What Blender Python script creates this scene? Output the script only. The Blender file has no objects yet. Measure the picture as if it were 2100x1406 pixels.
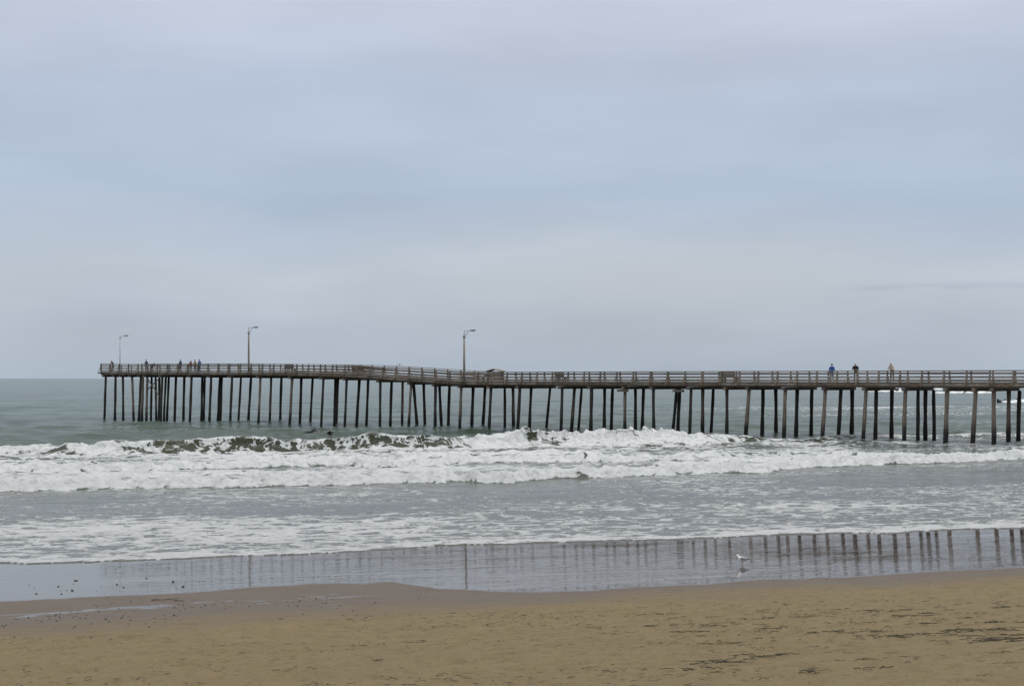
import bpy, bmesh, math, random
import numpy as np
from mathutils import Vector, Matrix
random.seed(7); rng=np.random.default_rng(11)
scn=bpy.context.scene
scn.view_settings.view_transform='Standard'; scn.view_settings.look='None'; scn.view_settings.exposure=0

# ------------------------------------------------------------ helpers
F_PX=2917.0; EYE=6.0
def hash2(ix,iy,seed):
    h=(ix.astype(np.int64)*374761393+iy.astype(np.int64)*668265263+seed*974634777)&0xffffffff
    h=((h^(h>>13))*1274126177)&0xffffffff
    h=(h^(h>>16))&0xffffffff
    return h/4294967295.0
def vnoise(x,y,seed=0):
    x=np.asarray(x,float); y=np.asarray(y,float); x,y=np.broadcast_arrays(x,y)
    xi=np.floor(x); yi=np.floor(y); fx=x-xi; fy=y-yi
    fx=fx*fx*(3-2*fx); fy=fy*fy*(3-2*fy)
    a=hash2(xi,yi,seed); b=hash2(xi+1,yi,seed); c=hash2(xi,yi+1,seed); d=hash2(xi+1,yi+1,seed)
    return (a*(1-fx)+b*fx)*(1-fy)+(c*(1-fx)+d*fx)*fy
def fbm(x,y,seed=0,o=4):
    r=0;a=.5;t=0
    for i in range(o):
        r=r+a*vnoise(x*2**i,y*2**i,seed+i*17); t+=a; a*=.5
    return r/t
def sstep(a,b,x):
    t=np.clip((x-a)/(b-a),0,1); return t*t*(3-2*t)

class NT:
    def __init__(s,nt): s.nt=nt
    def n(s,typ,ins=None,**kw):
        nd=s.nt.nodes.new(typ)
        for k,v in kw.items(): setattr(nd,k,v)
        if ins:
            for k,v in ins.items():
                if hasattr(v,'is_output'): s.nt.links.new(v,nd.inputs[k])
                else: nd.inputs[k].default_value=v
        return nd
    def math(s,op,a,b=None,c=None,clamp=False):
        d={0:a}
        if b is not None: d[1]=b
        if c is not None: d[2]=c
        nd=s.n('ShaderNodeMath',d,operation=op); nd.use_clamp=clamp
        return nd.outputs[0]
    def mix(s,f,a,b,blend='MIX'):
        nd=s.nt.nodes.new('ShaderNodeMix'); nd.data_type='RGBA'; nd.blend_type=blend
        for i,v in ((0,f),(6,a),(7,b)):
            if hasattr(v,'is_output'): s.nt.links.new(v,nd.inputs[i])
            else: nd.inputs[i].default_value=v if i==0 or len(v)==4 else (*v,1)
        return nd.outputs[2]
    def ramp(s,f,stops):
        nd=s.nt.nodes.new('ShaderNodeValToRGB'); s.nt.links.new(f,nd.inputs[0])
        e=nd.color_ramp.elements
        while len(e)<len(stops): e.new(.5)
        for i,(p,c) in enumerate(stops):
            e[i].position=p; e[i].color=(*c,1) if len(c)==3 else c
        return nd.outputs[0]
    def mapr(s,v,a,b,c=0.,d=1.,smooth=False):
        nd=s.n('ShaderNodeMapRange',{0:v,1:a,2:b,3:c,4:d}); nd.clamp=True
        if smooth: nd.interpolation_type='SMOOTHSTEP'
        return nd.outputs[0]
    def noise(s,vec,scale,detail=3,rough=.5):
        return s.n('ShaderNodeTexNoise',{'Vector':vec,'Scale':scale,'Detail':detail,'Roughness':rough}).outputs[0]
    def mapping(s,vec,scale=(1,1,1),rot=(0,0,0)):
        return s.n('ShaderNodeMapping',{'Vector':vec,'Scale':scale,'Rotation':rot}).outputs[0]

def newmat(name):
    m=bpy.data.materials.new(name); m.use_nodes=True; nt=m.node_tree
    for x in list(nt.nodes): nt.nodes.remove(x)
    T=NT(nt); out=T.n('ShaderNodeOutputMaterial'); p=T.n('ShaderNodeBsdfPrincipled')
    nt.links.new(p.outputs[0],out.inputs[0]); return m,T,p
def setp(T,p,k,v):
    if hasattr(v,'is_output'): T.nt.links.new(v,p.inputs[k])
    else: p.inputs[k].default_value=v
def simple(name,col,rough=.7,var=.25,scale=8,metal=0):
    m,T,p=newmat(name); co=T.n('ShaderNodeTexCoord').outputs['Object']
    n=T.noise(co,scale,4)
    c=T.mix(n,tuple(x*(1-var) for x in col),tuple(min(1,x*(1+var)) for x in col))
    setp(T,p,'Base Color',c); setp(T,p,'Roughness',rough); setp(T,p,'Metallic',metal)
    return m
def wood(name,dark,light,scale=(3,3,.6),wetz=None,rough=.85):
    m,T,p=newmat(name); co=T.n('ShaderNodeNewGeometry').outputs['Position']
    v=T.mapping(co,scale)
    n=T.noise(v,2.2,6,.65); n2=T.noise(co,.55,2)
    f=T.math('ADD',T.math('MULTIPLY',n,.75),T.math('MULTIPLY',n2,.45))
    f=T.mapr(f,.38,.82)
    c=T.mix(f,dark,light)
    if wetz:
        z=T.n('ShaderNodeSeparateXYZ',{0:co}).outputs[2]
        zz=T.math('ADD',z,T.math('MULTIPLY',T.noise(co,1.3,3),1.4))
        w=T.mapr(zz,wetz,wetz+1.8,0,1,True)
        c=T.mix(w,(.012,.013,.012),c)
    setp(T,p,'Base Color',c); setp(T,p,'Roughness',rough)
    b=T.n('ShaderNodeBump',{'Height':n,'Strength':.5,'Distance':.03}); T.nt.links.new(b.outputs[0],p.inputs['Normal'])
    return m

def link(o,parent=None):
    scn.collection.objects.link(o)
    if parent: o.parent=parent
    return o
class MB:
    def __init__(s): s.v=[]; s.f=[]; s.m=[]
    def add(s,vs,fs,mi=0):
        o=len(s.v); s.v+= [tuple(a) for a in vs]; s.f+=[tuple(i+o for i in f) for f in fs]; s.m+=[mi]*len(fs)
    def hexa(s,vs,mi=0):
        s.add(vs,[(0,3,2,1),(4,5,6,7),(0,1,5,4),(1,2,6,5),(2,3,7,6),(3,0,4,7)],mi)
    def box(s,c,sz,mi=0,M=None):
        x,y,z=sz[0]/2,sz[1]/2,sz[2]/2
        vs=[Vector(a) for a in ((-x,-y,-z),(x,-y,-z),(x,y,-z),(-x,y,-z),(-x,-y,z),(x,-y,z),(x,y,z),(-x,y,z))]
        if M: vs=[M@a for a in vs]
        c=Vector(c); s.hexa([a+c for a in vs],mi)
    def tube(s,path,rad,seg=8,mi=0,sy=1.0,up=None):
        path=[Vector(p) for p in path]; n=len(path); rings=[]
        if not hasattr(rad,'__len__'): rad=[rad]*n
        prev=Vector(up) if up else None; vs=[]
        for i,p in enumerate(path):
            d=(path[min(i+1,n-1)]-path[max(i-1,0)]).normalized()
            if prev is None: prev=Vector((0,0,1)) if abs(d.z)<.9 else Vector((1,0,0))
            a=prev-d*prev.dot(d)
            if a.length<1e-4: a=Vector((1,0,0))-d*d.x
            a.normalize(); prev=a; b=d.cross(a)
            r=rad[i]; ra,rb=(r if isinstance(r,tuple) else (r,r*sy))
            for k in range(seg):
                t=2*math.pi*k/seg; vs.append(p+a*math.cos(t)*ra+b*math.sin(t)*rb)
        fs=[]
        for i in range(n-1):
            for k in range(seg):
                k2=(k+1)%seg; fs.append((i*seg+k,i*seg+k2,(i+1)*seg+k2,(i+1)*seg+k))
        fs.append(tuple(range(seg-1,-1,-1))); fs.append(tuple((n-1)*seg+k for k in range(seg)))
        s.add(vs,fs,mi)
    def ell(s,c,r,mi=0,nu=12,nv=8,M=None,fn=None):
        vs=[];fs=[]
        for j in range(nv+1):
            ph=math.pi*j/nv
            for i in range(nu):
                th=2*math.pi*i/nu
                v=Vector((r[0]*math.sin(ph)*math.cos(th),r[1]*math.sin(ph)*math.sin(th),r[2]*math.cos(ph)))
                if fn: v=fn(v)
                if M: v=M@v
                vs.append(v+Vector(c))
        for j in range(nv):
            for i in range(nu):
                i2=(i+1)%nu; fs.append((j*nu+i,(j+1)*nu+i,(j+1)*nu+i2,j*nu+i2))
        s.add(vs,fs,mi)
    def obj(s,name,mats,parent=None,smooth=False):
        me=bpy.data.meshes.new(name); me.from_pydata(s.v,[],s.f); me.update()
        for m in mats: me.materials.append(m)
        me.polygons.foreach_set('material_index',s.m)
        if smooth: me.polygons.foreach_set('use_smooth',[True]*len(s.f))
        return link(bpy.data.objects.new(name,me),parent)
def gridmesh(name,S,T_,Z,mat,rotz,attrs={},dS=None,dT=None):
    ns,nt=len(S),len(T_)
    SS,TT=np.meshgrid(S,T_)
    X=SS if dS is None else SS+dS; Y=TT if dT is None else TT+dT
    co=np.stack([X,Y,Z],-1).reshape(-1,3)
    idx=np.arange(ns*nt).reshape(nt,ns)
    q=np.stack([idx[:-1,:-1],idx[:-1,1:],idx[1:,1:],idx[1:,:-1]],-1).reshape(-1,4)
    me=bpy.data.meshes.new(name); me.vertices.add(len(co)); me.vertices.foreach_set('co',co.ravel().astype(np.float32))
    me.loops.add(q.size); me.loops.foreach_set('vertex_index',q.ravel().astype(np.int32))
    me.polygons.add(len(q)); me.polygons.foreach_set('loop_start',(np.arange(len(q))*4).astype(np.int32))
    me.polygons.foreach_set('use_smooth',np.ones(len(q),bool))
    me.update(calc_edges=True)
    for k,v in attrs.items():
        a=me.attributes.new(k,'FLOAT','POINT'); a.data.foreach_set('value',v.ravel().astype(np.float32))
    me.materials.append(mat)
    o=link(bpy.data.objects.new(name,me)); o.rotation_euler=(0,0,rotz); return o

# shore frame: s along the waterline, t towards the sea
CS,SN=.9588,.2840; ROT=math.atan2(SN,CS)
def st(X,Y): return X*CS+Y*SN, -X*SN+Y*CS
def xy(s,t): return s*CS-t*SN, s*SN+t*CS

# ------------------------------------------------------------ beach
_tt=np.arange(-400,120.01,.25)
_sl=np.interp(_tt,[-60,-10,30,36.0,44,49,70,120],[.0,.106,.106,.040,.036,.033,.03,.03])
_zz=-np.cumsum(_sl)*.25
_zz-=np.interp(48.8,_tt,_zz)
def beachz(t): return np.interp(t,_tt,_zz)
def ground(X,Y):
    s,t=st(X,Y); return float(beachz(t))
TB_S=[-40,-2.2,2.7,6.5,8,8.8,10.4,12.4,15.4,19.9,26.6,60]
TB_T=[37.6,37.9,38.5,38.9,38.6,36.4,34.8,34.7,35.2,35.4,35.8,36.1]
def build_beach():
    S=np.concatenate([-np.geomspace(1500,22,30),np.arange(-20,46,.08),np.geomspace(47,1500,35)])
    T_=np.concatenate([-np.geomspace(390,6,25),np.arange(-5,12,.5),np.arange(12,40,.06),np.arange(40,60,.2),np.arange(60,118,2)])
    SS,TT=np.meshgrid(S,T_)
    Z=beachz(TT)
    tb=np.interp(SS,TB_S,TB_T)-.2+(fbm(SS*.7,TT*.5,5,3)-.5)*1.1+(fbm(SS*.2,TT*.1,9,2)-.5)*.8
    wet=sstep(-.35,.6,TT-tb)
    pc=np.interp(SS,[-8,-1.5,.8,3,6.1,9],[34.8,35.1,35.7,36.0,36.15,36.4])-.5
    pn=fbm(SS*1.5,TT*3.4,31,5)
    pud=sstep(.9,.1,np.abs(TT-pc)+ (pn-.36)*3.6)*sstep(9.,5.,SS)
    wet=np.maximum(wet,pud*.7)
    damp=sstep(-4.2,2.2,TT-(np.interp(SS,[-5,5,12,30],[31.2,31.8,32.6,33.6])+(fbm(SS*.3,TT*.4,71,4)-.5)*4.0))
    dry=1-damp
    rough=(fbm(SS*2.2,TT*5,41,4)-.5)*.08+(fbm(SS*.5,TT*1.3,47,2)-.5)*.10+(fbm(SS*6,TT*8,49,2)-.5)*.02
    dim=np.clip(vnoise(SS*3.1,TT*4.2,55)-.72,0,1)*.36+np.clip(vnoise(SS*5.5+3,TT*9,58)-.64,0,1)*.20
    Z=Z+dry*(rough-dim)+ (1-wet)*damp*(fbm(SS*1.3,TT*2,43,3)-.5)*.012
    Z=Z-pud*.006
    m,T,p=newmat('beach_sand')
    co=T.n('ShaderNodeTexCoord').outputs['Object']
    aw=T.n('ShaderNodeAttribute',attribute_name='wet').outputs['Fac']
    ad=T.n('ShaderNodeAttribute',attribute_name='damp').outputs['Fac']
    nb=T.noise(T.mapping(co,(.6,1.4,1)),1.6,6,.6); nf=T.noise(co,60,3,.7); nm=T.noise(T.mapping(co,(1,2.2,1)),5,6,.7)
    ng=T.noise(T.mapping(co,(1,1.6,1)),22,3,.7)
    dryc=T.mix(nb,(.228,.174,.096),(.318,.250,.143))
    dryc=T.mix(T.mapr(nf,.3,.75,0,.5),dryc,(.13,.10,.060))
    dryc=T.mix(T.mapr(ng,.54,.72,0,.5),dryc,(.11,.083,.05))
    speck=T.mapr(nm,.54,.68,0,.6); dryc=T.mix(speck,dryc,(.118,.088,.053))
    dampc=T.mix(nb,(.102,.078,.056),(.152,.118,.086))
    dampc=T.mix(T.mapr(ng,.55,.72,0,.35),dampc,(.06,.047,.035))
    c=T.mix(ad,dryc,dampc)
    wn=T.math('ADD',aw,T.math('MULTIPLY',T.math('SUBTRACT',nm,.5),.6))
    w=T.mapr(wn,.2,.85,0,1,True)
    c=T.mix(w,c,T.mix(nb,(.055,.042,.034),(.085,.065,.052)))
    setp(T,p,'Base Color',c)
    r=T.mapr(ad,0,1,.95,.6); r2=T.n('ShaderNodeMix',{0:w,2:r,3:.012}).outputs[0]
    setp(T,p,'Roughness',r2); setp(T,p,'IOR',1.38)
    setp(T,p,'Specular IOR Level',T.mapr(w,0,1,.25,.58))
    # fine grain on dry sand; long shore-parallel ripples on the water film
    rp1=T.noise(T.mapping(co,(.14,2.2,1)),1.2,3,.5); rp2=T.noise(T.mapping(co,(.40,2.6,1)),4.5,2,.5)
    pm=T.mapr(T.noise(T.mapping(co,(.15,.35,1)),1.,3),.35,.65,.4,1.2)
    rip=T.math('ADD',T.math('MULTIPLY',rp1,.0065),T.math('MULTIPLY',rp2,.0024))
    hw=T.math('MULTIPLY',T.math('MULTIPLY',rip,w),pm)
    hd=T.math('MULTIPLY',T.math('ADD',T.math('MULTIPLY',nm,.055),T.math('MULTIPLY',nf,.010)),T.math('SUBTRACT',1.0,ad,clamp=True))
    h=T.math('ADD',hw,hd)
    b=T.n('ShaderNodeBump',{'Height':h,'Strength':1.,'Distance':1.}); T.nt.links.new(b.outputs[0],p.inputs['Normal'])
    gridmesh('beach_sand',S,T_,Z,m,ROT,{'wet':wet,'damp':damp})
build_beach()

# ------------------------------------------------------------ sea
def sea_fields(S,T_):
    SS,TT=np.meshgrid(S,T_)
    te=48.8+(fbm(SS*.12,0*SS,3,3)-.5)*2.0+(vnoise(SS*.6,0*SS,4)-.5)*.9+(vnoise(SS*2,0*SS,6)-.5)*.35
    fade=np.exp(-np.clip(TT-120,0,None)/260.)
    z=.0*SS
    for i in range(30):
        r=random.Random(100+i); lam=r.choice([2.2,3,4,5.5,7,9,13]); ang=r.gauss(math.pi/2,.5); k=2*math.pi/lam
        a=.011*lam**.75*.85
        ph=r.random()*6.28
        z=z+a*np.sin(k*(math.cos(ang)*SS+math.sin(ang)*TT)+ph+2.5*fbm(SS*.04,TT*.06,i+200,1))
    deep=sstep(85,135,TT)
    z=z*(.16+.84*deep)*fade
    z=z+deep*.26*np.sin(2*math.pi*(TT+6*fbm(SS*.02,TT*0,8,1))/31.)*np.exp(-np.clip(TT-120,0,None)/700.)*sstep(122,150,TT)
    Fm=np.zeros_like(SS); dT=np.zeros_like(SS)
    z=z+ (1-deep)*(fbm(SS*.5,TT*1.7,77,3)-.5)*.08
    patch=fbm(SS*.09,TT*.22,12,3)
    wide=2.+4.5*fbm(SS*.15,0*SS,14,3)
    Fm=np.maximum(Fm, sstep(te-.05,te+.25,TT)*np.exp(-np.clip(TT-te-.2,0,None)/wide)*(.84+.25*fbm(SS*.8,TT*.8,18,2)))
    Fm=np.maximum(Fm, sstep(te,te+.6,TT)*sstep(72,58,TT)*(.44+.75*(patch-.30))*(.82+.30*sstep(40,0,SS)))
    Fm=np.maximum(Fm, sstep(54,62,TT)*(.20+.60*(patch-.3))*sstep(100,80,TT))
    # bores
    tf=np.interp(SS,[-60,-4.5,23.6,34.9,47.6,65.6,110],[78,79,79.6,81.2,85.6,89.5,98])
    tf=tf+(fbm(SS*.22,0*SS,21,3)-.5)*3.0+(vnoise(SS*1.3,0*SS,25)-.5)*.7
    lump=fbm(SS*1.6,TT*1.3,61,4)
    def bore(tf,h,L,Ls,str_):
        nonlocal z,Fm
        x=TT-tf
        prof=sstep(-.1,.7,x)*np.exp(-np.clip(x-.7,0,None)/L)
        z=z+h*prof*(.3+1.4*lump)
        Fm=np.maximum(Fm, sstep(-.15,.15,x)*np.clip(1.3*np.exp(-np.clip(x-.5,0,None)/Ls),0,1.1)*str_)
    bore(tf,.58,2.2,3.8,1.)
    tf2=tf+15+(fbm(SS*.1,0*SS,28,2)-.5)*9; s2=sstep(62,36,SS)
    bore(tf2,.48*s2,2.2,3.8,.05+.93*s2)
    tf3=tf+8+(fbm(SS*.16,0*SS,38,3)-.5)*9; s3=sstep(.42,.55,fbm(SS*.12,0*SS,39,2))
    bore(tf3,.28*s3,1.8,2.6,.92*s3)
    tf4=tf+24+(fbm(SS*.16,0*SS,138,3)-.5)*8; s4=sstep(.42,.55,fbm(SS*.12,0*SS,139,2))*sstep(60,40,SS)
    bore(tf4,.28*s4,1.8,2.6,.92*s4)
    tc=np.interp(SS,[-30,20,45,60,120],[116,117,120,123,134])+(fbm(SS*.12,0*SS,51,3)-.5)*3.4
    mid=sstep(tf,tf+1,TT)*sstep(tc+.5,tc-1.5,TT)
    den=np.interp(SS,[-30,30,52,75,120],[.64,.64,.54,.36,.28])
    Fm=np.maximum(Fm, mid*(den+(patch-.5)*.85))
    # breaker
    h=np.interp(SS,[-40,-6,2,6,30,38,46,52,62,80,200],[.45,.6,.85,1.05,1.0,1.25,1.25,.8,.35,.18,.1])*(.78+.44*fbm(SS*.3,0*SS,57,2))
    B=np.interp(SS,[-40,-6,1,4,29,32,35.5,37,39.5,41,50,54,65,200],[.8,.85,.65,.12,.15,1,1,.1,.15,1,1,.5,.1,0])
    B=np.clip(B+(fbm(SS*.35,0*SS,66,3)-.5)*1.0,0,1)
    x=TT-tc
    prof=np.where(x<0,sstep(-2.3,.0,x)**1.1,np.exp(-(x/4.2)**2))
    z=z+h*prof*(1+(.12+B*.6)*(lump-.4)*2*sstep(-2.1,-1,x)*sstep(3,0,x))
    dT=dT-.8*h*prof**3*sstep(3,0,x)
    face=sstep(-2.0,-1.6,x)*sstep(.6,.2,x)
    Fm=Fm*(1-face)+face*(.40+.64*B+.6*(fbm(SS*.7,TT*.35,151,3)-.5))
    crest=sstep(-.5-1.9*B,-.2-1.9*B,x)*sstep(.3+3.*B,.05+1.2*B,x)
    Fm=np.maximum(Fm,crest*(.58+.52*B+.6*(fbm(SS*.5,0*SS,161,3)-.5)))
    Fm=np.maximum(Fm, sstep(-3.4,-2.5,x)*sstep(-1.2,-1.9,x)*.75*sstep(70,50,SS))
    Fm=np.maximum(Fm, sstep(0,1,x)*sstep(8,1.5,x)*.20*sstep(70,50,SS)*(.3+B))
    rf=sstep(60,150,SS)*sstep(110,130,TT)*sstep(420,230,TT)
    Fm=np.maximum(Fm, rf*(fbm(SS*.03,TT*.09,91,3)*1.15-.33))
    bz=beachz(np.clip(TT,-400,120))
    film=bz+np.where(TT>te,.022+.03*sstep(0,.3,TT-te)*np.exp(-np.clip(TT-te,0,None)/1.2)*(.3+1.2*lump),-.06)
    z=np.where(TT>te,np.maximum(film,z*sstep(49,54,TT)+0.0),film)
    return z,np.clip(Fm,0,1.2),dT
def build_sea():
    S=np.concatenate([-np.geomspace(16000,42,60),np.arange(-40,168,.22),np.geomspace(169,16000,60)])
    T1=np.arange(46.5,62,.1); T2=np.arange(62,126,.15)
    T3=[126.]; st_=.2
    while T3[-1]<24000:
        T3.append(T3[-1]+st_); st_*=1.022 if T3[-1]<700 else 1.12
    T_=np.concatenate([T1,T2,np.array(T3)])
    Z,Fm,dT=sea_fields(S,T_)
    m,T,p=newmat('sea_water')
    co=T.n('ShaderNodeTexCoord').outputs['Object']
    sep=T.n('ShaderNodeSeparateXYZ',{0:co}); t=sep.outputs[1]; zc=sep.outputs[2]
    F=T.n('ShaderNodeAttribute',attribute_name='foam').outputs['Fac']
    base=T.ramp(T.mapr(t,48,300),[(0,(.115,.107,.092)),(.12,(.098,.108,.090)),(.22,(.068,.082,.055)),(.29,(.046,.048,.028)),(.36,(.060,.090,.056)),(1,(.054,.102,.074))])
    nbig=T.noise(T.mapping(co,(.012,.05,0)),1.,4,.6); nmid=T.noise(T.mapping(co,(.05,.22,0)),1.,5,.65)
    base=T.mix(T.mapr(nbig,.3,.7,0,.55),base,T.mix(.6,base,(.030,.052,.036)))
    base=T.mix(T.math('MULTIPLY',T.mapr(nmid,.42,.64,0,.65),T.mapr(t,100,140)),base,(.022,.038,.026))
    # foam lace
    wn=T.n('ShaderNodeTexNoise',{'Vector':T.mapping(co,(.5,.9,.6)),'Scale':1.3,'Detail':5.}).outputs['Color']
    wv=T.n('ShaderNodeVectorMath',{0:wn,1:(.5,.5,.5)},operation='SUBTRACT').outputs[0]
    wv=T.n('ShaderNodeVectorMath',{0:wv,'Scale':2.2},operation='SCALE').outputs[0]
    cf=T.n('ShaderNodeVectorMath',{0:T.mapping(co,(.55,.9,0)),1:wv},operation='ADD').outputs[0]
    v1=T.n('ShaderNodeTexVoronoi',{'Vector':cf,'Scale':1.0},feature='DISTANCE_TO_EDGE',voronoi_dimensions='2D').outputs['Distance']
    v2=T.n('ShaderNodeTexVoronoi',{'Vector':cf,'Scale':2.9},feature='DISTANCE_TO_EDGE',voronoi_dimensions='2D').outputs['Distance']
    e=T.math('ADD',T.math('MULTIPLY',v1,1.2),T.math('MULTIPLY',v2,.85))
    nz=T.noise(T.mapping(co,(.5,1.1,.5)),1.2,8,.74)
    q=T.math('SUBTRACT',T.math('MULTIPLY',F,1.45),T.math('ADD',.22,T.math('MULTIPLY',e,1.5)))
    q=T.math('ADD',q,T.math('MULTIPLY',T.math('SUBTRACT',nz,.5),1.8))
    gate=T.mapr(F,.01,.12)
    foam=T.math('MULTIPLY',T.mapr(q,-.03,.09,0,1,True),gate)
    nfo=T.noise(T.mapping(co,(1,1.5,1)),2.2,8,.78)
    thick=T.mapr(q,.0,.5)
    fc=T.mix(thick,(.68,.71,.70),(.95,.955,.95))
    fc=T.mix(T.mapr(nfo,.38,.54,.55,0.),fc,(.44,.48,.47))
    c=T.mix(foam,base,fc)
    setp(T,p,'Base Color',c)
    setp(T,p,'Roughness',T.mapr(foam,0,1,.16,.8)); setp(T,p,'IOR',1.33)
    far=T.mapr(t,80,150,.5,.28); setp(T,p,'Specular IOR Level',T.math('MULTIPLY',far,T.mapr(foam,0,1,1,.3)))
    h1=T.math('MULTIPLY',T.noise(T.mapping(co,(.35,.8,0)),.9,5,.62),.62)
    deep=T.mapr(t,70,140,.14,1.)
    h1=T.math('MULTIPLY',h1,deep)
    h2=T.math('MULTIPLY',T.noise(T.mapping(co,(.6,1.5,0)),3.,4,.6),.04)
    h3=T.math('MULTIPLY',T.math('MULTIPLY',T.noise(T.mapping(co,(.045,.12,0)),1.,3,.5),2.6),T.mapr(t,130,400))
    hf=T.math('MULTIPLY',T.math('MULTIPLY',nfo,foam),.38)
    h=T.math('ADD',T.math('ADD',h1,h2),T.math('ADD',hf,h3))
    b=T.n('ShaderNodeBump',{'Height':h,'Strength':1.,'Distance':1.}); T.nt.links.new(b.outputs[0],p.inputs['Normal'])
    gridmesh('sea',S,T_,Z,m,ROT,{'foam':Fm},dT=dT)
build_sea()

# ------------------------------------------------------------ pier
P0=Vector((45.8,127.6,0)); U=Vector((-.8,.6,0)); W=Vector((.6,.8,0)); ZV=Vector((0,0,1))
def deckz(u): return float(np.interp(u,[-90,62,66,80,86,100,115,132],[5.6,5.6,5.68,6.42,6.62,6.8,6.88,6.95]))
def pp(u,w,z): return P0+U*u+W*w+ZV*z
def u_of(bearing,w):   # station along the pier seen at a horizontal bearing
    k=(bearing-1050)/F_PX
    return (45.8+.6*w-k*(127.6+.8*w))/(.8+.6*k)
UEND=131.4; USTART=-90
W0,W1=-.45,6.85
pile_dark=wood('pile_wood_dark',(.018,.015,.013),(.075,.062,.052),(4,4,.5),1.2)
pile_light=wood('pile_wood_weathered_lit',(.07,.055,.042),(.30,.24,.185),(4,4,.4),1.3)  # weathered tone, plus the lit look of near-row piles put into the colour
rail_wood=wood('railing_wood',(.09,.077,.064),(.40,.34,.28),(2,2,5))
deck_wood=wood('deck_wood',(.05,.042,.036),(.20,.165,.135),(2,2,3))
beam_wood=wood('beam_wood',(.055,.042,.033),(.26,.195,.14),(1.2,1.2,4))
pier=link(bpy.data.objects.new('pier',None)); pier.location=(0,0,0)

tops_bases=[(217,214),(237,236),(252,253),(271,273),(289,285),(293,290),(302,301),(311,310),(319,321),(327,325),(333,330),(340,337),(346,343),(361,359),(378,375),(393,390),(415,412),(420,418),(433,429),(451,447),(455,452),(476,472),(494,489),(515,510),(534,530),(556,553),(577,575),(599,595),(618,616),(641,637),(663,659),(688,686),(693,689),(711,706),(737,730),(755,752),(780,779),(803,800),(826,824),(843,838),(848,855),(869,872),(893,893),(901,905),(922,920),(946,943),(970,967),(995,991),(1007,1001),(1035,1036),(1052,1053),(1066,1062),(1089,1086),(1128,1120),(1153,1150),(1178,1172),(1193,1185),(1213,1212),(1240,1240),(1256,1254),(1282,1280),(1303,1303),(1320,1317),(1340,1340),(1388,1379),(1394,1389),(1417,1415),(1441,1441),(1463,1457),(1491,1491),(1536,1528),(1565,1563),(1591,1592),(1611,1606),(1635,1633),(1665,1663),(1693,1686),(1725,1718),(1748,1747),(1776,1770),(1797,1795),(1829,1828),(1857,1854),(1883,1882),(1898,1897),(1915,1916),(1943,1939),(2001,1994),(2038,2038),(2069,2068),(2091,2088)]
near_set={1536,1611,1693,1776,1857,1943,2038}
pd=MB()
rows=[]; cyc=0
for a,b in tops_bases:
    if a>=1500:
        if a in near_set: w=0.; cyc=1
        else: w=[3.2,6.4,6.4][min(cyc-1,2)] if cyc>0 else 3.2; cyc+=1
        if a in(2001,): w=0.0
    else:
        w=[0.,3.2,6.4][cyc%3] if a>360 else [0.,3.2][cyc%2]; cyc+=1
        if a<300: w=0.
        elif 315<a<350: w=[1.6,4.8,6.4,0.][cyc%4]
        if u_of(a,w)>UEND-.2: w=0.
    rows.append((u_of(a,w),u_of(b,w),w,a))
u=-4.5
while u>USTART:
    for w in (0.,3.2,6.4):
        du=random.uniform(-.3,.3); rows.append((u,u+du,w,3000 if w==0 else 2500))
    u-=4.2
caps=[]
for ut,ub,w,a in rows:
    ut=min(max(ut,USTART),UEND-.25); ub=min(ub,UEND+.3)
    zt=deckz(ut)-.78; zb=-3.
    ubb=ub+(ub-ut)*.5
    r=random.uniform(.15,.19) if a<1500 else random.uniform(.17,.205)
    dw=random.uniform(-.15,.15); n=7; path=[];rad=[]
    for i in range(n):
        q=i/(n-1); z=zt+(zb-zt)*q
        path.append(pp(ut+(ubb-ut)*q+random.uniform(-.02,.02),w+dw*q,z)); rad.append(r*(1+.1*math.sin(i*2.1+a))*(1.12 if z<1.2 else 1))
    light= (w==0. and (a>=1500 or random.random()<.25)) or random.random()<.05  # near row takes the lit-look colour, a few others at random
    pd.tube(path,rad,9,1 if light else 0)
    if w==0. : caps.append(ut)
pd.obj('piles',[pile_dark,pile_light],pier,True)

st_=MB()   # structure
def beam(mb,u0,u1,w0,w1,h0,h1,mi=0):
    z0,z1=deckz(u0),deckz(u1)
    mb.hexa([pp(u0,w0,z0+h0),pp(u1,w0,z1+h0),pp(u1,w1,z1+h0),pp(u0,w1,z0+h0),pp(u0,w0,z0+h1),pp(u1,w0,z1+h1),pp(u1,w1,z1+h1),pp(u0,w1,z0+h1)],mi)
caps.sort(); cl=[]
for c in caps:
    if not cl or c-cl[-1]>1.2: cl.append(c)
for c in cl:
    beam(st_,c-.16,c+.16,-.62+random.uniform(-.12,.1),7.0,-.80,-.50,random.choice([0,0,1]))
uu=np.arange(USTART,UEND,3.0).tolist()+[UEND]
for a,b in zip(uu[:-1],uu[1:]):
    for w in (-.3,1.3,2.9,4.5,6.1,6.6):
        beam(st_,a+.004,b-.004,w-.07,w+.07,-.50+random.uniform(0,.03),-.09,random.choice([0,1]) if w<0 else 0)
for brg in (1282,1396):
    c=u_of(brg,0); beam(st_,c-.55,c+.55,-.75,-.2,-1.05,-.81,0)
c0=u_of(305,0);c1=u_of(330,0)
st_.tube([pp(c0,-.3,deckz(c0)-.9),pp(c1,-.3,deckz(c1)-3.4)],.08,6,0)
st_.tube([pp(c1,-.3,deckz(c1)-.9),pp(c0,-.3,deckz(c0)-2.6)],.08,6,0)
st_.obj('beams',[deck_wood,beam_wood],pier)
dk=MB(); u=USTART
while u<UEND-.05:
    u2=min(u+.29,UEND); e=random.uniform(-.05,.05)
    beam(dk,u+.008,u2-.008,W0-.15+e,W1+.12+e,-.085,random.uniform(-.006,.006)); u=u2+.002
dk.obj('deck_planks',[deck_wood],pier)

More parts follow.
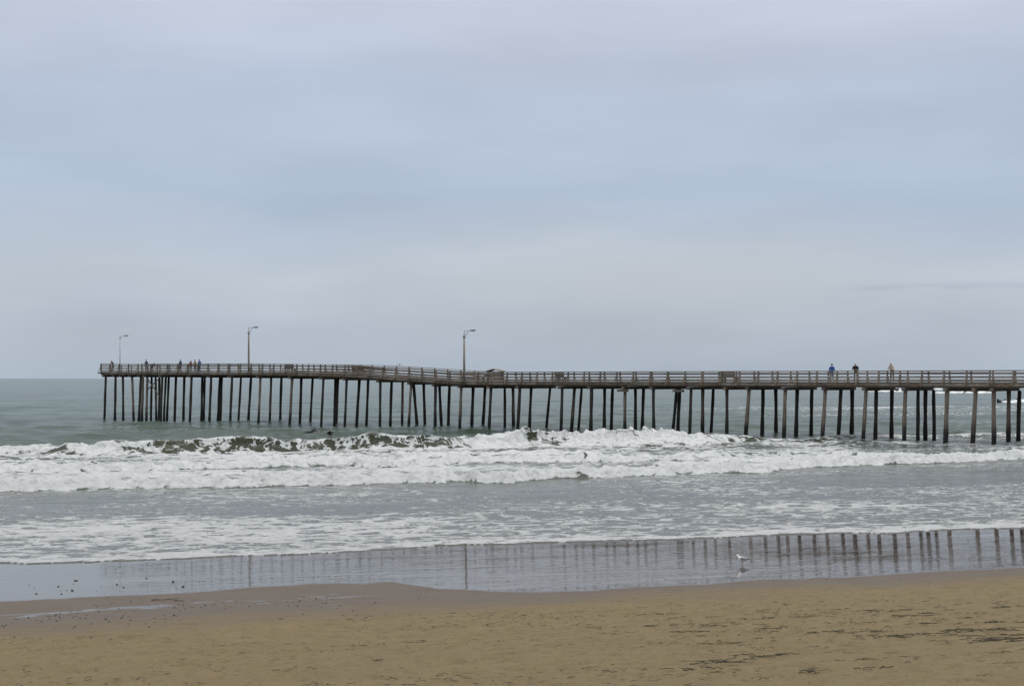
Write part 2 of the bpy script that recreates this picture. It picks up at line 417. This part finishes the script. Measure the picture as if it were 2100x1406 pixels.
rl=MB(); sp=2.1
nst=int((UEND-USTART)/sp); stn=[USTART+i*(UEND-USTART)/nst for i in range(nst+1)]
for side,wp in ((-1,W0),(1,W1)):
    for u in stn:
        uc=min(max(u,USTART+.08),UEND-.08); j=random.uniform(-.012,.012)
        zc=deckz(uc)
        rl.box(pp(uc,wp+j,zc+.34),(.14,.15,1.42),0,Matrix.Rotation(math.atan2(.6,-.8),3,'Z'))
        rl.tube([pp(uc,wp+side*.52,zc-.2),pp(uc,wp+side*.1,zc+.72)],.042,4,1)
        beam(rl,uc-.05,uc+.05,min(wp+side*.08,wp+side*.62),max(wp+side*.08,wp+side*.62),-.30,-.16,1)
    for i,(a,b) in enumerate(zip(stn[:-1],stn[1:])):
        ins=-side*.1
        for h0,h1 in ((.08,.25),(.42,.58),(.76,.93)):
            j=random.uniform(-.015,.015); wa=wp-side*.10
            beam(rl,a+.005,b-.005,wa-.022,wa+.022,h0+j,h1+j,random.choice([0,0,1]))
        beam(rl,a+.003,b-.003,wp-.12,wp+.12,1.055,1.12,random.choice([0,0,0,1]))
        beam(rl,a+.003,b-.003,wp+side*.09-.02,wp+side*.09+.02,-.33,-.10,random.choice([0,1]))
for k in range(5):
    w=W0+(W1-W0)*k/4; rl.box(pp(UEND-.02,w,deckz(UEND)+.32),(.13,.13,1.38),0,Matrix.Rotation(math.atan2(.6,-.8),3,'Z'))
for h0,h1 in ((.10,.26),(.46,.60),(.80,.95),(1.125,1.17)):
    beam(rl,UEND+.05,UEND+.10,W0,W1,h0,h1,0)
rl.obj('railing',[rail_wood,beam_wood],pier)

# ------------------------------------------------------------ street lamps
galv=simple('galvanised_metal',(.30,.33,.34),.45,.2,6,.5)
lens=simple('lamp_lens',(.55,.56,.52),.25)
polew=wood('lamp_pole_wood',(.10,.085,.07),(.34,.30,.25),(6,6,.5))
def lamp(brg,w,topz,wooden,arm=1.0):
    u=u_of(brg,w); b=pp(u,w,deckz(u)-.4); e=link(bpy.data.objects.new('street_lamp',None)); e.location=b
    h=topz-b.z; mb=MB(); r=.14 if wooden else .065
    hp=h-.55 if wooden else h-.15
    mb.tube([(0,0,0),(0,0,hp*.5),(0,0,hp)],[r,r*.88,r*.72],10,0)
    mb.obj('pole',[polew if wooden else galv],e,True)
    d=Vector((.97,-.24,0)); mb=MB()
    z0=hp-.25
    mb.tube([Vector((0,0,z0))+d*r*.7,Vector((0,0,z0+.2))+d*.25,Vector((0,0,h-.17))+d*(arm*.55),Vector((0,0,h-.08))+d*arm*.85],[.035,.032,.03,.03],8,0)
    if wooden:
        mb.tube([Vector((0,0,hp-.05)),Vector((0,0,h-.12)),Vector((0,0,h-.1))+d*.45],[.035]*3,8,0)
    mb.tube([(0,0,z0-.12),(0,0,z0+.12)],r*1.12,10,0)
    mb.obj('arm',[galv],e,True)
    hd=MB(); M=Matrix.Rotation(math.atan2(d.y,d.x),3,'Z')@Matrix.Rotation(-.12,3,'Y')
    c=Vector((0,0,h-.05))+d*(arm*.85+.28)
    def fn(v): 
        v.y*=1.0+.35*(v.x/.42); return v
    hd.ell(c,(.42,.16,.10),0,14,8,M,fn)
    hd.ell(c+d*.12-ZV*.07,(.20,.12,.09),1,12,8,M)
    hd.obj('lamp_head',[galv,lens],e,True)
lamp(246,6.2,12.45,False,.85); lamp(510,-.75,12.75,True,.8); lamp(952,-.78,11.6,True,.85)

# ------------------------------------------------------------ benches and fish station
def bench(brg,wid,w=.15):
    u=u_of(brg,w); e=link(bpy.data.objects.new('wooden_bench',None)); e.location=pp(u,w,deckz(u)); 
    e.rotation_euler=(0,0,math.atan2(.6,-.8)+math.pi); mb=MB()
    for k in range(5): mb.box((0,.06-.02*k-.1,.48+.135*k),(wid,.04,.125),k%2)
    for k in range(3): mb.box((0,.14+.15*k,.43),(wid,.14,.045),k%2)
    for sx in (-1,1):
        mb.box((sx*(wid/2-.12),.14,.2),(.09,.09,.4),0); mb.box((sx*(wid/2-.12),.46,.2),(.09,.09,.4),0)
        mb.box((sx*(wid/2-.12),-.18,.55),(.08,.07,1.08),0); mb.box((sx*(wid/2-.12),.3,.385),(.07,.4,.05),0)
    mb.obj('bench_boards',[beam_wood,rail_wood],e)
for b_,wd in ((595,1.5),(735,2.0),(1148,1.25),(1495,1.5)): bench(b_,wd)
u=u_of(1016,.3); e=link(bpy.data.objects.new('fish_cleaning_station',None)); e.location=pp(u,.35,deckz(u)); e.rotation_euler=(0,0,math.atan2(.6,-.8)+math.pi)
mb=MB()
for sx in (-1,1):
    for sy in (-1,1): mb.box((sx*.85,sy*.32,.62),(.12,.12,1.24),0)
for k in range(7):
    for sy in (-.40,.40): mb.box((0,sy,.30+.135*k),(1.9,.035,.12),1 if k%3 else 0)
mb.box((0,0,.92),(1.6,.6,.06),1)
for sx in (-1,1):
    M=Matrix.Rotation(sx*.22,3,'Y'); mb.box((sx*.52,0,1.33),(1.12,1.05,.07),1,M)
mb.box((-1.45,0,.45),(.9,.4,.06),0); mb.box((-1.8,0,.21),(.1,.35,.42),0); mb.box((-1.15,0,.21),(.1,.35,.42),0)
mb.box((-1.45,.24,.75),(.9,.04,.3),1)
mb.obj('station_boards',[beam_wood,rail_wood],e)

# ------------------------------------------------------------ people
skin=simple('skin',(.42,.26,.19),.6,.1); hairm=simple('hair',(.035,.025,.02),.8,.2); shoe=simple('shoe',(.03,.03,.03),.6,.2); eye=simple('eye',(.02,.02,.02),.3,.1)
_cm={}
def cloth(c):
    if c not in _cm: _cm[c]=simple('cloth',c,.9,.18,14)
    return _cm[c]
POSES={
'stand':dict(pel=(0,0,.93),sp=(0,0,1.12),ch=(0,.01,1.33),nk=(0,.015,1.49),hd=(0,.03,1.63),hip=(.09,0,.9),kn=(.11,.02,.5),an=(.12,-.01,.09),toe=(.14,.15,.04),sh=(.185,0,1.41),el=(.26,-.02,1.14),wr=(.27,.1,.9)),
'lean':dict(pel=(0,-.12,.92),sp=(0,-.03,1.10),ch=(0,.06,1.28),nk=(0,.15,1.42),hd=(0,.22,1.54),hip=(.09,-.12,.9),kn=(.11,-.04,.49),an=(.12,-.08,.09),toe=(.14,.08,.04),sh=(.185,.08,1.35),el=(.25,.20,1.12),wr=(.14,.40,1.14)),
'bend':dict(pel=(0,-.1,.85),sp=(0,.08,.98),ch=(0,.26,1.08),nk=(0,.40,1.12),hd=(0,.52,1.14),hip=(.09,-.1,.83),kn=(.12,.06,.47),an=(.12,-.03,.09),toe=(.14,.12,.04),sh=(.18,.3,1.07),el=(.23,.38,.82),wr=(.15,.5,.66)),
'prone':dict(pel=(0,-.2,.12),sp=(0,0,.16),ch=(0,.2,.26),nk=(0,.33,.38),hd=(0,.42,.50),hip=(.09,-.25,.1),kn=(.11,-.65,.1),an=(.1,-1.05,.1),toe=(.1,-1.2,.08),sh=(.19,.22,.32),el=(.33,.36,.16),wr=(.3,.58,.0)),
}
def person(name,loc,face,pose,top,bottom,height=1.75,hat=None,allm=None,bulk=1.):
    P=POSES[pose]; sc=height/1.75
    pts=[];rad=[];ed=[]
    def pt(p,r): pts.append(Vector(p)); rad.append(r); return len(pts)-1
    k_=bulk
    a=pt(P['pel'],(.145*k_,.115*k_)); b=pt(P['sp'],(.135*k_,.105*k_)); c=pt(P['ch'],(.165*k_,.115*k_)); n=pt(P['nk'],(.055,.055)); h=pt(Vector(P['nk']).lerp(Vector(P['hd']),.6),(.05,.055))
    ed+=[(a,b,1),(b,c,1),(c,n,1),(n,h,3)]
    hands=[]
    for sx in (-1,1):
        f=lambda k:(P[k][0]*sx,P[k][1],P[k][2])
        hp=pt(f('hip'),(.10,.10)); kn=pt(f('kn'),(.066,.066)); cf=pt(Vector(f('kn')).lerp(Vector(f('an')),.35),(.06,.06)); an=pt(f('an'),(.04,.04)); to=pt(f('toe'),(.04,.03))
        ed+=[(a,hp,2),(hp,kn,2),(kn,cf,2),(cf,an,2),(an,to,4)]
        sh=pt(f('sh'),(.068*k_,.068*k_)); el=pt(f('el'),(.048*k_,.048*k_)); wr=pt(f('wr'),(.03,.03)); 
        ed+=[(c,sh,1),(sh,el,1),(el,wr,1)]
        hands.append((Vector(f('wr')),(Vector(f('wr'))-Vector(f('el'))).normalized(),sx))
    me=bpy.data.meshes.new('tmp'); me.from_pydata(pts,[(x,y) for x,y,_ in ed],[])
    ob=bpy.data.objects.new('tmp',me); scn.collection.objects.link(ob)
    sk=ob.modifiers.new('s','SKIN'); ob.modifiers.new('ss','SUBSURF').levels=2
    for i,v in enumerate(me.skin_vertices[0].data): v.radius=rad[i]; v.use_root=(i==0)
    dg=bpy.context.evaluated_depsgraph_get(); dg.update(); ev=ob.evaluated_get(dg); m2=ev.to_mesh()
    vs=[v.co.copy() for v in m2.vertices]; fs=[tuple(p.vertices) for p in m2.polygons]
    mb=MB(); mb.v=[tuple(v) for v in vs]
    def dist(p,A,B):
        d=B-A; t=max(0,min(1,(p-A).dot(d)/max(d.length_squared,1e-9))); return (p-A-d*t).length
    for fc in fs:
        cen=sum((vs[i] for i in fc),Vector())/len(fc)
        k=min(ed,key=lambda e_:dist(cen,pts[e_[0]],pts[e_[1]])-.5*min(rad[e_[0]][0],rad[e_[1]][0]))[2]
        mb.f.append(fc); mb.m.append({1:0,2:1,3:2,4:3}[k])
    ev.to_mesh_clear(); bpy.data.objects.remove(ob)
    hc=Vector(P['hd'])
    def hf(v):
        if v.z<0: v.x*=1+.25*v.z/.12; v.y*=1+.1*v.z/.12
        return v
    mb.ell(hc,(.075,.095,.118),2,14,12,None,hf)
    mb.ell(hc+Vector((0,.1,-.015)),(.014,.02,.026),2,8,6)
    for sx in (-1,1):
        mb.ell(hc+Vector((sx*.076,.0,-.01)),(.012,.022,.032),2,8,6)
        mb.ell(hc+Vector((sx*.03,.084,.012)),(.012,.008,.008),4,8,6)
    mb.ell(hc+Vector((0,.088,-.055)),(.025,.008,.006),4,8,6)
    mb.ell(hc+Vector((0,-.018,.03)),(.082,.092,.10),5,14,10,None,lambda v:Vector((v.x,v.y if v.y<.05 else .05+(v.y-.05)*.4,v.z)))
    if hat:
        mb.ell(hc+Vector((0,-.005,.06)),(.088,.105,.075),6,14,8); mb.ell(hc+Vector((0,.10,.055)),(.07,.08,.012),6,12,6)
    for wr,d,sx in hands:
        side=Vector((0,0,1)).cross(d); side=side.normalized() if side.length>.1 else Vector((1,0,0))
        nrm=d.cross(side)
        mb.tube([wr-d*.02,wr+d*.03,wr+d*.085],[(.018,.026),(.015,.042),(.013,.040)],8,2,up=nrm)
        for i,L in enumerate((.068,.076,.071,.056)):
            o=wr+d*.08+side*((i-1.5)*.021)
            mb.tube([o,o+d*L*.45-nrm*.008,o+d*L*.8-nrm*.024,o+d*L*.92-nrm*.04],[.0095,.009,.008,.006],6,2)
        o=wr+d*.025-side*.035*sx
        mb.tube([o,o+d*.03-side*sx*.025,o+d*.06-side*sx*.03-nrm*.012],[.012,.011,.008],6,2)
    mats=[cloth(top),cloth(bottom),skin,shoe,eye,hairm if not allm else cloth(top),cloth(hat or (.05,.05,.05))]
    o=mb.obj(name,mats,None,True); o.location=loc; o.rotation_euler=(0,0,face); o.scale=(sc,)*3
    return o
def onpier(brg,w): 
    u=u_of(brg,w); return pp(u,w,deckz(u)+.005)
dn=(.03,.035,.05)
def ang(dx,dy): return math.atan2(-dx,dy)
toward_sea=ang(.6,.8); away=ang(-.6,-.8)
person('person',onpier(231,.15),away,'lean',(.03,.035,.05),dn,1.7)
person('person',onpier(300,.8),ang(-.8,.6),'stand',(.03,.035,.07),dn,1.72)
person('person',onpier(312,.9),ang(.8,-.6),'bend',(.03,.03,.035),dn,1.72)
person('person',onpier(370,1.0),toward_sea,'stand',(.03,.05,.12),dn,1.72)
person('person',onpier(391,1.4),ang(.8,-.6),'stand',(.12,.05,.04),dn,1.62)
person('person',onpier(400,.7),away,'stand',(.25,.18,.08),dn,1.65,(.05,.05,.06))
person('person',onpier(409,1.2),ang(-.8,.6),'stand',(.03,.08,.22),dn,1.72)
person('person',onpier(1706,1.2),toward_sea,'stand',(.025,.09,.30),(.04,.04,.05),1.82,bulk=1.15)
person('person',onpier(1755,.05),ang(-.35,-.9),'lean',(.02,.022,.03),(.02,.022,.03),1.92,(.45,.42,.38),bulk=1.3)
person('person',onpier(1829,.1),away,'lean',(.50,.46,.38),(.12,.10,.08),1.95,(.55,.52,.45),bulk=1.45)

# surfers
wet=(.012,.013,.015)
boardm=simple('surfboard_paint',(.16,.16,.15),.35,.1)
def surfer(X,Y,face,z,board=True):
    o=person('surfer',(X,Y,z),face,'prone',wet,wet,1.75,None,True)
    mb=MB()
    mb.tube([(0,-1.0,.02),(0,-.8,.0),(0,-.2,-.01),(0,.5,.0),(0,.9,.07),(0,1.12,.17)],[(.01,.10),(.03,.2),(.035,.27),(.035,.25),(.025,.14),(.006,.02)],12,0,up=(0,0,1))
    b=mb.obj('surfboard',[boardm],o,True)
surfer(-20.8,148,ang(.6,.8),.30); surfer(-19.3,150.5,ang(.3,-.9),0.)

# ------------------------------------------------------------ gulls
gw=simple('gull_white',(.78,.78,.76),.7,.05); gg=simple('gull_grey',(.24,.26,.29),.7,.12); gb=simple('gull_black',(.02,.02,.022),.6,.1); gy=simple('gull_bill',(.55,.38,.08),.5,.1); gp=simple('gull_leg',(.40,.26,.2),.6,.1)
def gull(loc,face,s=1.):
    mb=MB()
    sec=[((-.155,0,.165),.012,.010),((-.12,0,.17),.035,.03),((-.06,0,.168),.062,.06),((.0,0,.17),.078,.072),((.06,0,.185),.074,.066),((.10,0,.212),.054,.05),((.122,0,.245),.036,.035),((.135,0,.272),.034,.033),((.152,0,.288),.033,.032),((.175,0,.287),.024,.022),((.188,0,.283),.012,.011)]
    mb.tube([a for a,_,_ in sec],[(b,c) for _,b,c in sec],14,0,up=(0,0,1))
    mb.tube([(.183,0,.284),(.205,0,.281),(.226,0,.272)],[(.010,.008),(.009,.006),(.003,.003)],8,3,up=(0,0,1))
    for sy in (-1,1):
        mb.tube([(.07,sy*.05,.198),(.02,sy*.068,.2),(-.06,sy*.058,.192),(-.13,sy*.03,.178)],[(.02,.008),(.048,.016),(.042,.016),(.022,.01)],10,1,up=(0,0,1))
        mb.tube([(-.125,sy*.03,.18),(-.18,sy*.014,.172),(-.235,sy*.004,.166)],[(.02,.009),(.014,.007),(.003,.003)],8,2,up=(0,0,1))
        mb.ell((.166,sy*.027,.294),(.005,.003,.005),2,8,6)
        lx=.01*sy+.01
        mb.tube([(lx,sy*.028,.12),(lx-.008,sy*.028,.06),(lx,sy*.028,.008)],[.010,.005,.005],6,4)
        for k in (-.5,0,.5):
            mb.tube([(lx,sy*.028,.006),(lx+.045*math.cos(k),sy*.028+.045*math.sin(k),.004)],[.005,.003],5,4)
        mb.tube([(lx-.012,sy*.028,.006),(lx+.04,sy*.028,.004)],[(.002,.004),(.002,.02)],6,4,up=(0,0,1))
    mb.tube([(-.12,0,.165),(-.17,0,.158),(-.20,0,.153)],[(.018,.03),(.008,.034),(.004,.036)],8,0,up=(0,0,1))
    o=mb.obj('seagull',[gw,gg,gb,gy,gp],None,True); o.location=loc; o.rotation_euler=(0,0,face); o.scale=(s,)*3
gx,gyy=7.0,43.2
gull((gx,gyy,ground(gx,gyy)),math.radians(168),1.0)
u=u_of(819,W1); gull(pp(u,W1,deckz(u)+1.11),math.radians(150),1.2)

# ------------------------------------------------------------ rocks offshore
rockm=simple('rock_dark',(.045,.045,.04),.8,.4,.6); surf=simple('surf_foam',(.8,.82,.81),.8,.06,.5)
def rock(X,Y,lx,h,parts,foamL=0):
    e=link(bpy.data.objects.new('sea_rock',None)); e.location=(X,Y,0); r=random.Random(int(X)); mb=MB()
    for k in range(parts):
        cx=r.uniform(-lx/2,lx/2); sx=lx/parts*r.uniform(.5,1.1); hh=h*r.uniform(.4,1)
        def fn(v,s=k): 
            q=1+.35*math.sin(v.x*1.7+s)*math.cos(v.z*2.3+v.y*1.1+s*2)+.15*math.sin(v.x*5+v.z*4); return v*q
        mb.ell((cx,r.uniform(-2,2),-.1),(sx,sx*.6,hh),0,18,12,None,fn)
    mb.obj('rock_mass',[rockm],e)
    if foamL:
        mf=MB()
        for k in range(12):
            cx=r.uniform(-foamL/2,foamL/2)
            mf.ell((cx,r.uniform(-6,0),0),(foamL/12*r.uniform(.6,1.6),1.5,r.uniform(.25,.8)),0,12,8,None,lambda v:v*(1+.25*math.sin(v.x*2+v.y*3)))
        mf.obj('surf',[surf],e,True)
def at(x,y,z=0): 
    d=(EYE-z)*F_PX/(y-775); return (x-1050)/F_PX*d,d
X,Y=at(1808,803); rock(X,Y,12,2.0,6,16)
X,Y=at(1880,799); rock(X,Y,10,1.0,3,34)
X,Y=at(1968,806); rock(X,Y,12,1.8,5,22)
X,Y=at(2078,825); rock(X,Y,9,1.5,6,7)

# ------------------------------------------------------------ pebbles and kelp
stone=simple('pebble_stone',(.05,.045,.042),.5,.4,3)
mb=MB()
def peb(s,t,r):
    X,Y=xy(s,t); z=float(beachz(t)); M=Matrix.Rotation(random.uniform(0,6),3,'Z')
    mb.ell((X,Y,z+r*.15),(r*random.uniform(.9,1.6),r,r*random.uniform(.5,.8)),0,7,5,M,lambda v:v*(1+random.uniform(-.12,.12)))
for i in range(420):
    s=random.gauss(1.0,3.4); t=random.gauss(33.9,1.7)
    if fbm(np.array([s*.8]),np.array([t*.8]),3,2)[0]>.42: peb(s,t,random.uniform(.008,.026))
for i in range(20): peb(random.uniform(-2.5,3),random.uniform(38.8,42.5),random.choice([.015,.02,.03,.04]))
for i in range(200):
    s=random.uniform(6,27); t=float(np.interp(s,TB_S,TB_T))+random.gauss(.9,1.5); peb(s,t,random.uniform(.006,.017))
mb.obj('pebbles',[stone],None,True)
kelp=simple('kelp',(.045,.036,.016),.7,.5,20)
mb=MB()
def strand(X,Y,L,a,r):
    n=6; pts=[]; x=X;y=Y
    for i in range(n):
        s_,t_=st(x,y); pts.append((x,y,float(beachz(t_))+r*.9+.010+random.uniform(-.006,.012)))
        a+=random.gauss(0,.28); x+=math.cos(a)*L/n; y+=math.sin(a)*L/n
    mb.tube(pts,[r*random.uniform(.5,1.1) for _ in range(n)],5,0,sy=random.uniform(.6,1.4))
def field(n,fx,fy,Lr,rr):
    for i in range(n):
        Y=fy(); X=fx(Y)
        if fbm(np.array([X*.5]),np.array([Y*.7]),303,3)[0]>.46: strand(X,Y,random.uniform(*Lr),random.gauss(.28,.35),random.uniform(*rr))
field(1100,lambda Y:random.uniform(-.12,.39)*Y,lambda:random.uniform(16,31),(.04,.20),(.002,.006))
field(400,lambda Y:random.uniform(-.36,.1)*Y,lambda:random.uniform(16,27),(.03,.14),(.002,.0055))
for c in range(50):
    Y=random.uniform(17,29); X=random.uniform(.10,.38)*Y
    for i in range(random.randint(3,9)): strand(X+random.gauss(0,.28),Y+random.gauss(0,.10),random.uniform(.08,.4),random.gauss(.2,.4),random.uniform(.003,.008))
for c in range(5):
    Y=random.uniform(19,22.5); X=random.uniform(.27,.38)*Y
    for i in range(12): strand(X+random.gauss(0,.5),Y+random.gauss(0,.16),random.uniform(.15,.5),random.gauss(.2,.45),random.uniform(.004,.009))
strand(12.9,33.5,.9,.1,.012); strand(-9.0,35.5,.8,.15,.012); strand(-8.4,35.3,.5,.3,.01)
mb.obj('kelp_debris',[kelp],None,True)

# ------------------------------------------------------------ sky, sun, camera
w=bpy.data.worlds.new('World'); scn.world=w; w.use_nodes=True; nt=w.node_tree
for x in list(nt.nodes): nt.nodes.remove(x)
T=NT(nt); out=T.n('ShaderNodeOutputWorld')
sd=Vector((.75,-.45,.95)).normalized(); el=math.asin(sd.z); az=math.atan2(sd.x,sd.y)
sky=T.n('ShaderNodeTexSky',sky_type='NISHITA'); sky.sun_disc=False; sky.sun_elevation=el; sky.sun_rotation=az
g=T.n('ShaderNodeTexCoord').outputs['Generated']; sp_=T.n('ShaderNodeSeparateXYZ',{0:g}); z=sp_.outputs[2]; x=sp_.outputs[0]
zz=T.math('ADD',z,T.math('MULTIPLY',T.math('SUBTRACT',T.noise(T.mapping(g,(2.2,2.2,5)),1.9,5,.5),.5),.10))
zs=T.math('POWER',T.math('MAXIMUM',zz,0.0),.5)
def sq(v): return math.sqrt(v)
grad=T.ramp(zs,[(0,(.395,.46,.545)),(sq(.035),(.42,.48,.565)),(sq(.075),(.475,.525,.60)),(sq(.13),(.425,.50,.63)),(sq(.20),(.485,.548,.675)),(sq(.27),(.565,.61,.705)),(sq(.55),(.90,.93,.97)),(1,(1.15,1.15,1.15))])
n1=T.noise(T.mapping(g,(2.0,2.0,8)),2.0,6,.5); n2=T.noise(T.mapping(g,(3,3,26)),3.,4,.5)
mul=T.math('ADD',T.mapr(n1,.3,.7,.92,1.08),T.mapr(n2,.3,.7,-.008,.008))
col=T.n('ShaderNodeVectorMath',{0:grad,'Scale':mul},operation='SCALE').outputs[0]
d1=T.math('DIVIDE',T.math('SUBTRACT',x,.09),.17); d2=T.math('DIVIDE',T.math('SUBTRACT',z,.066),.028)
gs=T.math('EXPONENT',T.math('MULTIPLY',T.math('ADD',T.math('MULTIPLY',d1,d1),T.math('MULTIPLY',d2,d2)),-1.))
col=T.mix(T.math('MULTIPLY',gs,.45),col,(.53,.55,.58))
zw=T.math('ADD',z,T.math('MULTIPLY',T.math('SUBTRACT',T.noise(T.mapping(g,(6,6,10)),2.,4),.5),.010))
d3=T.math('DIVIDE',T.math('SUBTRACT',zw,.0605),.0022)
g3=T.math('MULTIPLY',T.math('EXPONENT',T.math('MULTIPLY',T.math('MULTIPLY',d3,d3),-1.)),T.mapr(x,.20,.25))
g3=T.math('MULTIPLY',g3,T.mapr(T.noise(T.mapping(g,(9,9,60)),2.5,3),.35,.65))
col=T.mix(T.math('MULTIPLY',g3,.5),col,(.36,.43,.53))
b1=T.n('ShaderNodeBackground',{'Color':sky.outputs[0],'Strength':.1}); b2=T.n('ShaderNodeBackground',{'Color':col,'Strength':1.07})
ms=T.n('ShaderNodeMixShader',{0:.92,1:b1.outputs[0],2:b2.outputs[0]}); nt.links.new(ms.outputs[0],out.inputs[0])
L=bpy.data.lights.new('sun','SUN'); L.energy=1.05; L.angle=math.radians(14); L.color=(1,.96,.9)
lo=link(bpy.data.objects.new('sun',L)); lo.rotation_euler=(-sd).to_track_quat('-Z','Y').to_euler()
cam=bpy.data.cameras.new('camera'); cam.sensor_width=36; cam.lens=50; cam.shift_y=72/2100; cam.clip_end=60000; cam.clip_start=.1
co=link(bpy.data.objects.new('camera',cam)); co.location=(0,0,EYE); co.rotation_euler=(math.radians(90),0,0); scn.camera=co
